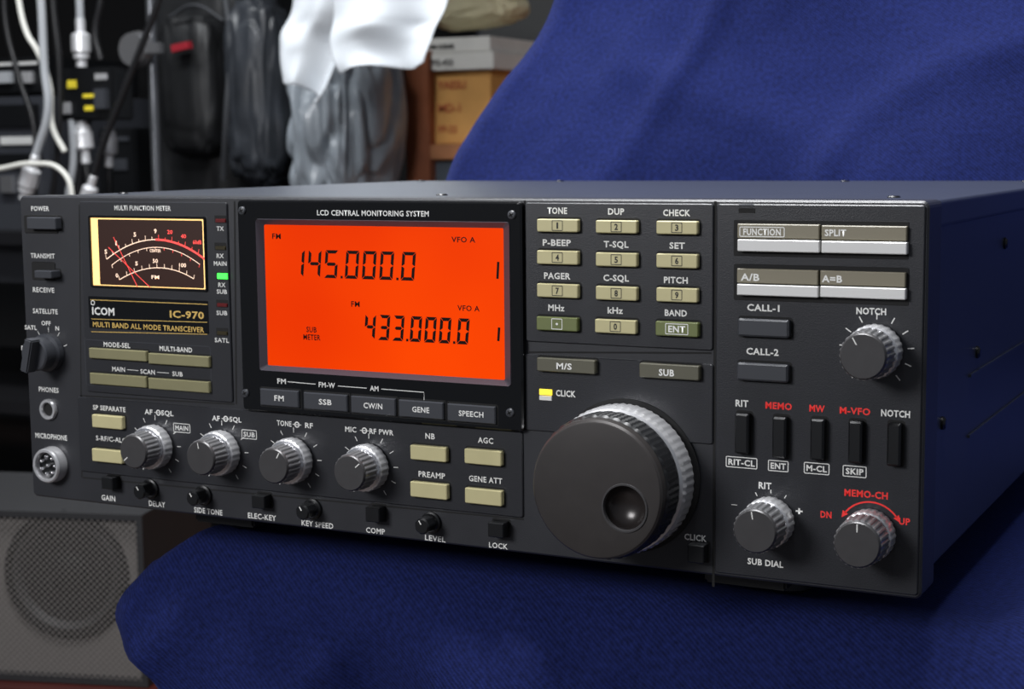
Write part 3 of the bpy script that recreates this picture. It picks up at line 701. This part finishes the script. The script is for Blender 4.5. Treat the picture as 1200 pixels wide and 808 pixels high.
bm=bmesh.new(); boxw(bm,((b.x+xr)/2,BY+.285,top/2),(xr-b.x+.06,.01,top)); finish(bm,'back',mat('wood_dark',(40,26,20),.7),BC)
def carton(name,x0,x1,y0,y1,Y,dep,m,lab=None,zb=None):
    p=WY(x0,y1,Y); q=WY(x1,y0,Y); 
    z0=p.z if zb is None else zb
    E=empty(name)
    bm=bmesh.new(); boxw(bm,((p.x+q.x)/2,Y+dep/2,(z0+q.z)/2),(q.x-p.x,dep,q.z-z0),bev=.0015); finish(bm,'box_body',m,E)
    bm=bmesh.new(); boxw(bm,((p.x+q.x)/2,Y+dep/2,q.z+.0004),(q.x-p.x-.004,.003,.0008)); finish(bm,'top_flap_seam',M_blk,E)
    if lab:
        for i,(s,hh,fz,m2) in enumerate(lab):
            cu=bpy.data.curves.new('print_%d'%i,'FONT'); cu.body=s; cu.size=hh; cu.offset=.03*hh*.5; cu.align_x='LEFT'; cu.materials.append(m2)
            o=link(bpy.data.objects.new('print_%d'%i,cu)); o.rotation_euler=(math.pi/2,0,0); o.location=(p.x+.014,Y-.0015,z0+(q.z-z0)*fz); o.parent=E
    return q.z
zb=brd.z+.0015
zt=carton('cardboard_box',506,575,82,163,BY+.02,.2,M_kraft,[('YAESU',.019,.76,M_boxr),('MD-1',.020,.44,M_boxr),('FP-22',.016,.16,M_boxr)],zb)
zt=carton('product_carton',497,578,60,78,BY+.01,.2,M_wbox,[('YG-455',.014,.3,M_dtxt)],zt+.001)
carton('product_carton',493,574,42,58,BY+.015,.19,M_wbox,[('HM 03848',.012,.25,M_dtxt)],zt+.001)
carton('product_carton',510,560,190,212,BY+.02,.2,mat('carton_blue_grey',(80,90,100),.6),None,SH-.085)

M_yel=mat('sticker_yellow',(235,215,60),.5)
def device(name,x0,x1,y0,y1,Y,dep,m,extra=None,zb=None):
    E=empty(name); p=WY(x0,y1,Y); q=WY(x1,y0,Y); z0=p.z if zb is None else zb
    bm=bmesh.new(); boxw(bm,((p.x+q.x)/2,Y+dep/2,(z0+q.z)/2),(q.x-p.x,dep,q.z-z0),bev=.004); finish(bm,'housing',m,E)
    for i,(ex0,ex1,ey0,ey1,m2,th) in enumerate(extra or []):
        u=WY(ex0,ey1,Y); v=WY(ex1,ey0,Y)
        bm=bmesh.new(); boxw(bm,((u.x+v.x)/2,Y-th/2,(u.z+v.z)/2),(v.x-u.x,th,v.z-u.z),bev=min(.0008,th*.3)); finish(bm,'front_detail_%d'%i,m2,E)
    return E
device('antenna_switch',66,132,78,142,1.46,.05,M_blk,[(80,90,94,104,M_yel,.003),(98,114,110,115,M_yel,.003),(100,110,124,130,M_yel,.003),(72,84,120,134,M_sil,.006),(112,126,86,94,M_sil,.003),(116,128,104,128,M_dbtn,.012)])
xx=WY(100,142,1.49)
tube('bracket_rod',[WY(100,142,1.49),WY(100,250,1.50),Vector((xx.x,1.56,SH+.005))],.010,M_rack,bpy.data.objects['antenna_switch'])
device('power_supply',-30,58,112,400,1.62,.3,mat('power_supply_grey',(50,52,58),.5),[(-20,46,122,150,M_blk,.006),(2,40,160,170,M_lgrey,.004),(-10,50,180,196,M_blk,.008),(6,20,206,226,M_chr,.012),(30,44,206,226,M_chr,.012),(-25,52,240,330,M_dbtn,.004)],SH+.001)
device('desktop_tuner',-30,50,66,104,1.64,.26,M_blk,[(-10,44,72,78,M_lgrey,.003),(0,16,84,98,M_cabg,.01),(24,40,84,98,M_sil,.01)],WY(0,111,1.64).z)
device('rack_case',120,158,150,320,1.72,.22,M_blk,[(126,152,160,166,M_dbtn,.004),(128,150,186,200,M_dbtn,.004)],SH+.001)
M_plug=mat('nickel_plug',(232,232,234),.26,metal=.4)
def conn(E,p,dirv,sc=1):
    bm=bmesh.new(); mm=sc
    lathe(bm,0,0,[(0,0),(4*mm,0),(4.5*mm,1),(4.5*mm,12*mm),(6.5*mm,13*mm),(8.5*mm,15*mm),(8.5*mm,30*mm),(7.4*mm,32*mm),(7.4*mm,36*mm),(5*mm,38*mm),(5*mm,44*mm),(0,44*mm)],24,lambda j,k:1+(.05 if k%2 and j in(5,6) else 0))
    q=Vector((0,-1,0)).rotation_difference(Vector(dirv).normalized()).to_matrix()
    for v in bm.verts: v.co=q@v.co+Vector(p)
    return finish(bm,'coax_plug',M_plug,E,smooth=True,angle=30)
def cable(pxs,Y,r,m,plug=None,name='coaxial_cable',sc=1.2):
    E=empty(name); pts=[WY(q[0],q[1],Y if len(q)==2 else q[2]) for q in pxs]
    tube('jacket',pts,r,m,E)
    if plug in('end','both'): conn(E,pts[-1],pts[-1]-pts[-2],sc)
    if plug in('start','both'): conn(E,pts[0],pts[0]-pts[1],sc)
cable([(205,-60),(186,0),(150,95),(118,178),(110,206)],1.40,.0055,M_cab,'end',sc=1.4)
cable([(92,-60),(93,-10),(94,22)],1.475,.0065,M_cabg,'end',sc=1.75)
cable([(42,-60),(48,0),(52,80),(56,130),(42,182)],1.36,.0065,M_cabg,'end',sc=1.7)
cable([(60,-60),(62,0),(70,90),(66,190),(52,280)],1.42,.005,M_cab)
cable([(8,-60),(6,20),(22,90),(40,150),(38,280)],1.44,.005,M_cab)
cable([(101,192),(104,225),(102,300)],1.475,.0065,M_cab,'start',sc=1.7)
cable([(128,196),(128,225),(124,300)],1.55,.0065,M_cab,'start',sc=1.6)
cable([(84,140),(86,190),(80,230),(70,310)],1.465,.006,M_cabg)
cable([(-40,206),(0,198),(40,192),(72,200),(84,226),(70,290)],1.34,.004,M_cabw,name='power_cord')
cable([(16,-60),(22,0),(32,40),(44,60),(58,100),(62,150),(76,178)],1.40,.0045,M_cabw,name='power_cord')
cable([(120,-60),(118,0),(112,40),(118,70)],1.475,.005,M_cab)

# ---- loudspeaker, lower left
M_cabin=mat('speaker_cabinet_black',(30,30,32),.5,noise_s=30,noise_amt=.1)
def grille_mat():
    m=bpy.data.materials.new('perforated_metal'); m.use_nodes=True; n=m.node_tree.nodes; l=m.node_tree.links; b=n['Principled BSDF']
    b.inputs['Base Color'].default_value=lin((112,108,105)); b.inputs['Metallic'].default_value=.2; b.inputs['Roughness'].default_value=.5
    uv=n.new('ShaderNodeUVMap'); v=n.new('ShaderNodeTexVoronoi'); v.inputs['Scale'].default_value=210; v.inputs['Randomness'].default_value=0
    mp_=n.new('ShaderNodeMapping'); mp_.inputs['Rotation'].default_value=(0,0,math.pi/4); l.new(uv.outputs[0],mp_.inputs[0]); l.new(mp_.outputs[0],v.inputs['Vector'])
    c=n.new('ShaderNodeMath'); c.operation='GREATER_THAN'; c.inputs[1].default_value=.455; l.new(v.outputs['Distance'],c.inputs[0])
    l.new(c.outputs[0],b.inputs['Alpha']); return m
M_gr=grille_mat()
SP=empty('loudspeaker')
pl=WT(-95,790,1.60); pr=WT(150,788,1.56); ptop=WT(181,598,1.56)
dv=Vector((pr.x-pl.x,pr.y-pl.y,0)); wd=dv.length; dv.normalize(); nv=Vector((dv.y,-dv.x,0))
zb_=min(pl.z,pr.z)-.002; hh=ptop.z-zb_; 
def L(u,w,z): return Vector((pl.x,pl.y,0))+dv*u+nv*w+Vector((0,0,zb_+z))
wd+=.020
def obox(bm,u0,u1,w0,w1,z0,z1):
    vs=[bm.verts.new(L(u,w,z)) for z in (z0,z1) for u,w in ((u0,w0),(u1,w0),(u1,w1),(u0,w1))]
    for f in ((0,1,2,3),(4,5,6,7),(0,1,5,4),(1,2,6,5),(2,3,7,6),(3,0,4,7)): bm.faces.new([vs[i] for i in f])
bm=bmesh.new(); fw=.006
obox(bm,0,wd,-.18,-.165,0,hh); obox(bm,0,fw,-.165,0,0,hh); obox(bm,wd-fw,wd,-.165,0,0,hh); obox(bm,fw,wd-fw,-.165,0,0,fw); obox(bm,fw,wd-fw,-.165,0,hh-fw,hh)
finish(bm,'cabinet',M_cabin,SP)
bm=bmesh.new(); obox(bm,fw,wd-fw,-.03,-.012,fw,hh-fw); finish(bm,'baffle',mat('baffle_grey',(98,94,91),.8),SP)
bm=bmesh.new(); uvl=bm.loops.layers.uv.new('UVMap')
vs=[bm.verts.new(L(u,-.001,z)) for u,z in ((fw,fw),(wd-fw,fw),(wd-fw,hh-fw),(fw,hh-fw))]; f=bm.faces.new(vs)
for lp,(u,z) in zip(f.loops,((0,0),(wd,0),(wd,hh),(0,hh))): lp[uvl].uv=(u,z)
finish(bm,'perforated_grille',M_gr,SP,normals=False)
wc=WT(78,674,1.57); uu=(Vector((wc.x,wc.y,0))-Vector((pl.x,pl.y,0))).dot(dv); zz=wc.z-zb_
def wl(prof,name,m):
    bm=bmesh.new(); lathe(bm,0,0,prof,64); q=Vector((0,-1,0)).rotation_difference(nv).to_matrix(); base=L(uu,-.012,zz)
    for v in bm.verts: v.co=q@v.co+base
    finish(bm,name,m,SP,smooth=True,angle=40)
M_cone=mat('cone_black',(6,6,7),.7,spec=.2)
wl([(64,0.1),(64,4),(59,5),(57,2),(52,2)],'woofer_frame',M_cone)
wl([(56,2),(54,5),(50,4),(46,0.5)],'woofer_surround',mat('surround_black',(26,26,27),.5))
wl([(47,1),(36,1.5),(24,.8),(22,.6),(20,4),(12,8),(0,9)],'woofer_cone',M_cone)
wl([(16,.5),(0,.6)],'voice_coil_back',M_blk)
bm=bmesh.new(); obox(bm,fw+.004,fw+.05,-.001,.0015,fw+.006,fw+.014); finish(bm,'badge',M_sil,SP)
M_tab=mat('table_reddish_wood',(64,24,20),.35,noise_s=12,noise_amt=.2)
TB=empty('low_table'); bm=bmesh.new(); obox(bm,-.25,wd+.02,-.42,.02,-.026,-.001); finish(bm,'table_top',M_tab,TB)
bm=bmesh.new()
for u,w in ((-.22,-.39),(-.22,-.01),(wd-.01,-.39),(wd-.01,-.01)): obox(bm,u-.015,u+.015,w-.015,w+.015,-zb_,-.026)
finish(bm,'table_legs',M_tab,TB)

# ================================================= LIGHT
def area(name,loc,target,sx,sy,pw,col=(1,1,1)):
    ld=bpy.data.lights.new(name,'AREA'); ld.shape='RECTANGLE'; ld.size=sx; ld.size_y=sy; ld.energy=pw; ld.color=col
    o=link(bpy.data.objects.new(name,ld)); o.location=loc; o.rotation_euler=(Vector(target)-Vector(loc)).to_track_quat('-Z','Y').to_euler(); return o
area('ceiling_lamp_front',(.15,.0,Z0+1.35),(.2,.1,Z0),.9,.22,36,(.97,.98,1))
area('ceiling_lamp_rear',(-.9,.8,Z0+1.45),(-.9,1.6,Z0+.1),1.2,.3,27,(.95,.98,1))
area('window_light',(-.45,-1.4,Z0+.72),(.2,0,Z0+.05),.6,.45,21,(.98,.98,1))  # added fill lamp, front left, to brighten the panel; no window there
w=bpy.data.worlds.new('world'); S.world=w; w.use_nodes=True
bg=w.node_tree.nodes['Background']; bg.inputs[0].default_value=lin((175,182,195)); bg.inputs[1].default_value=.27
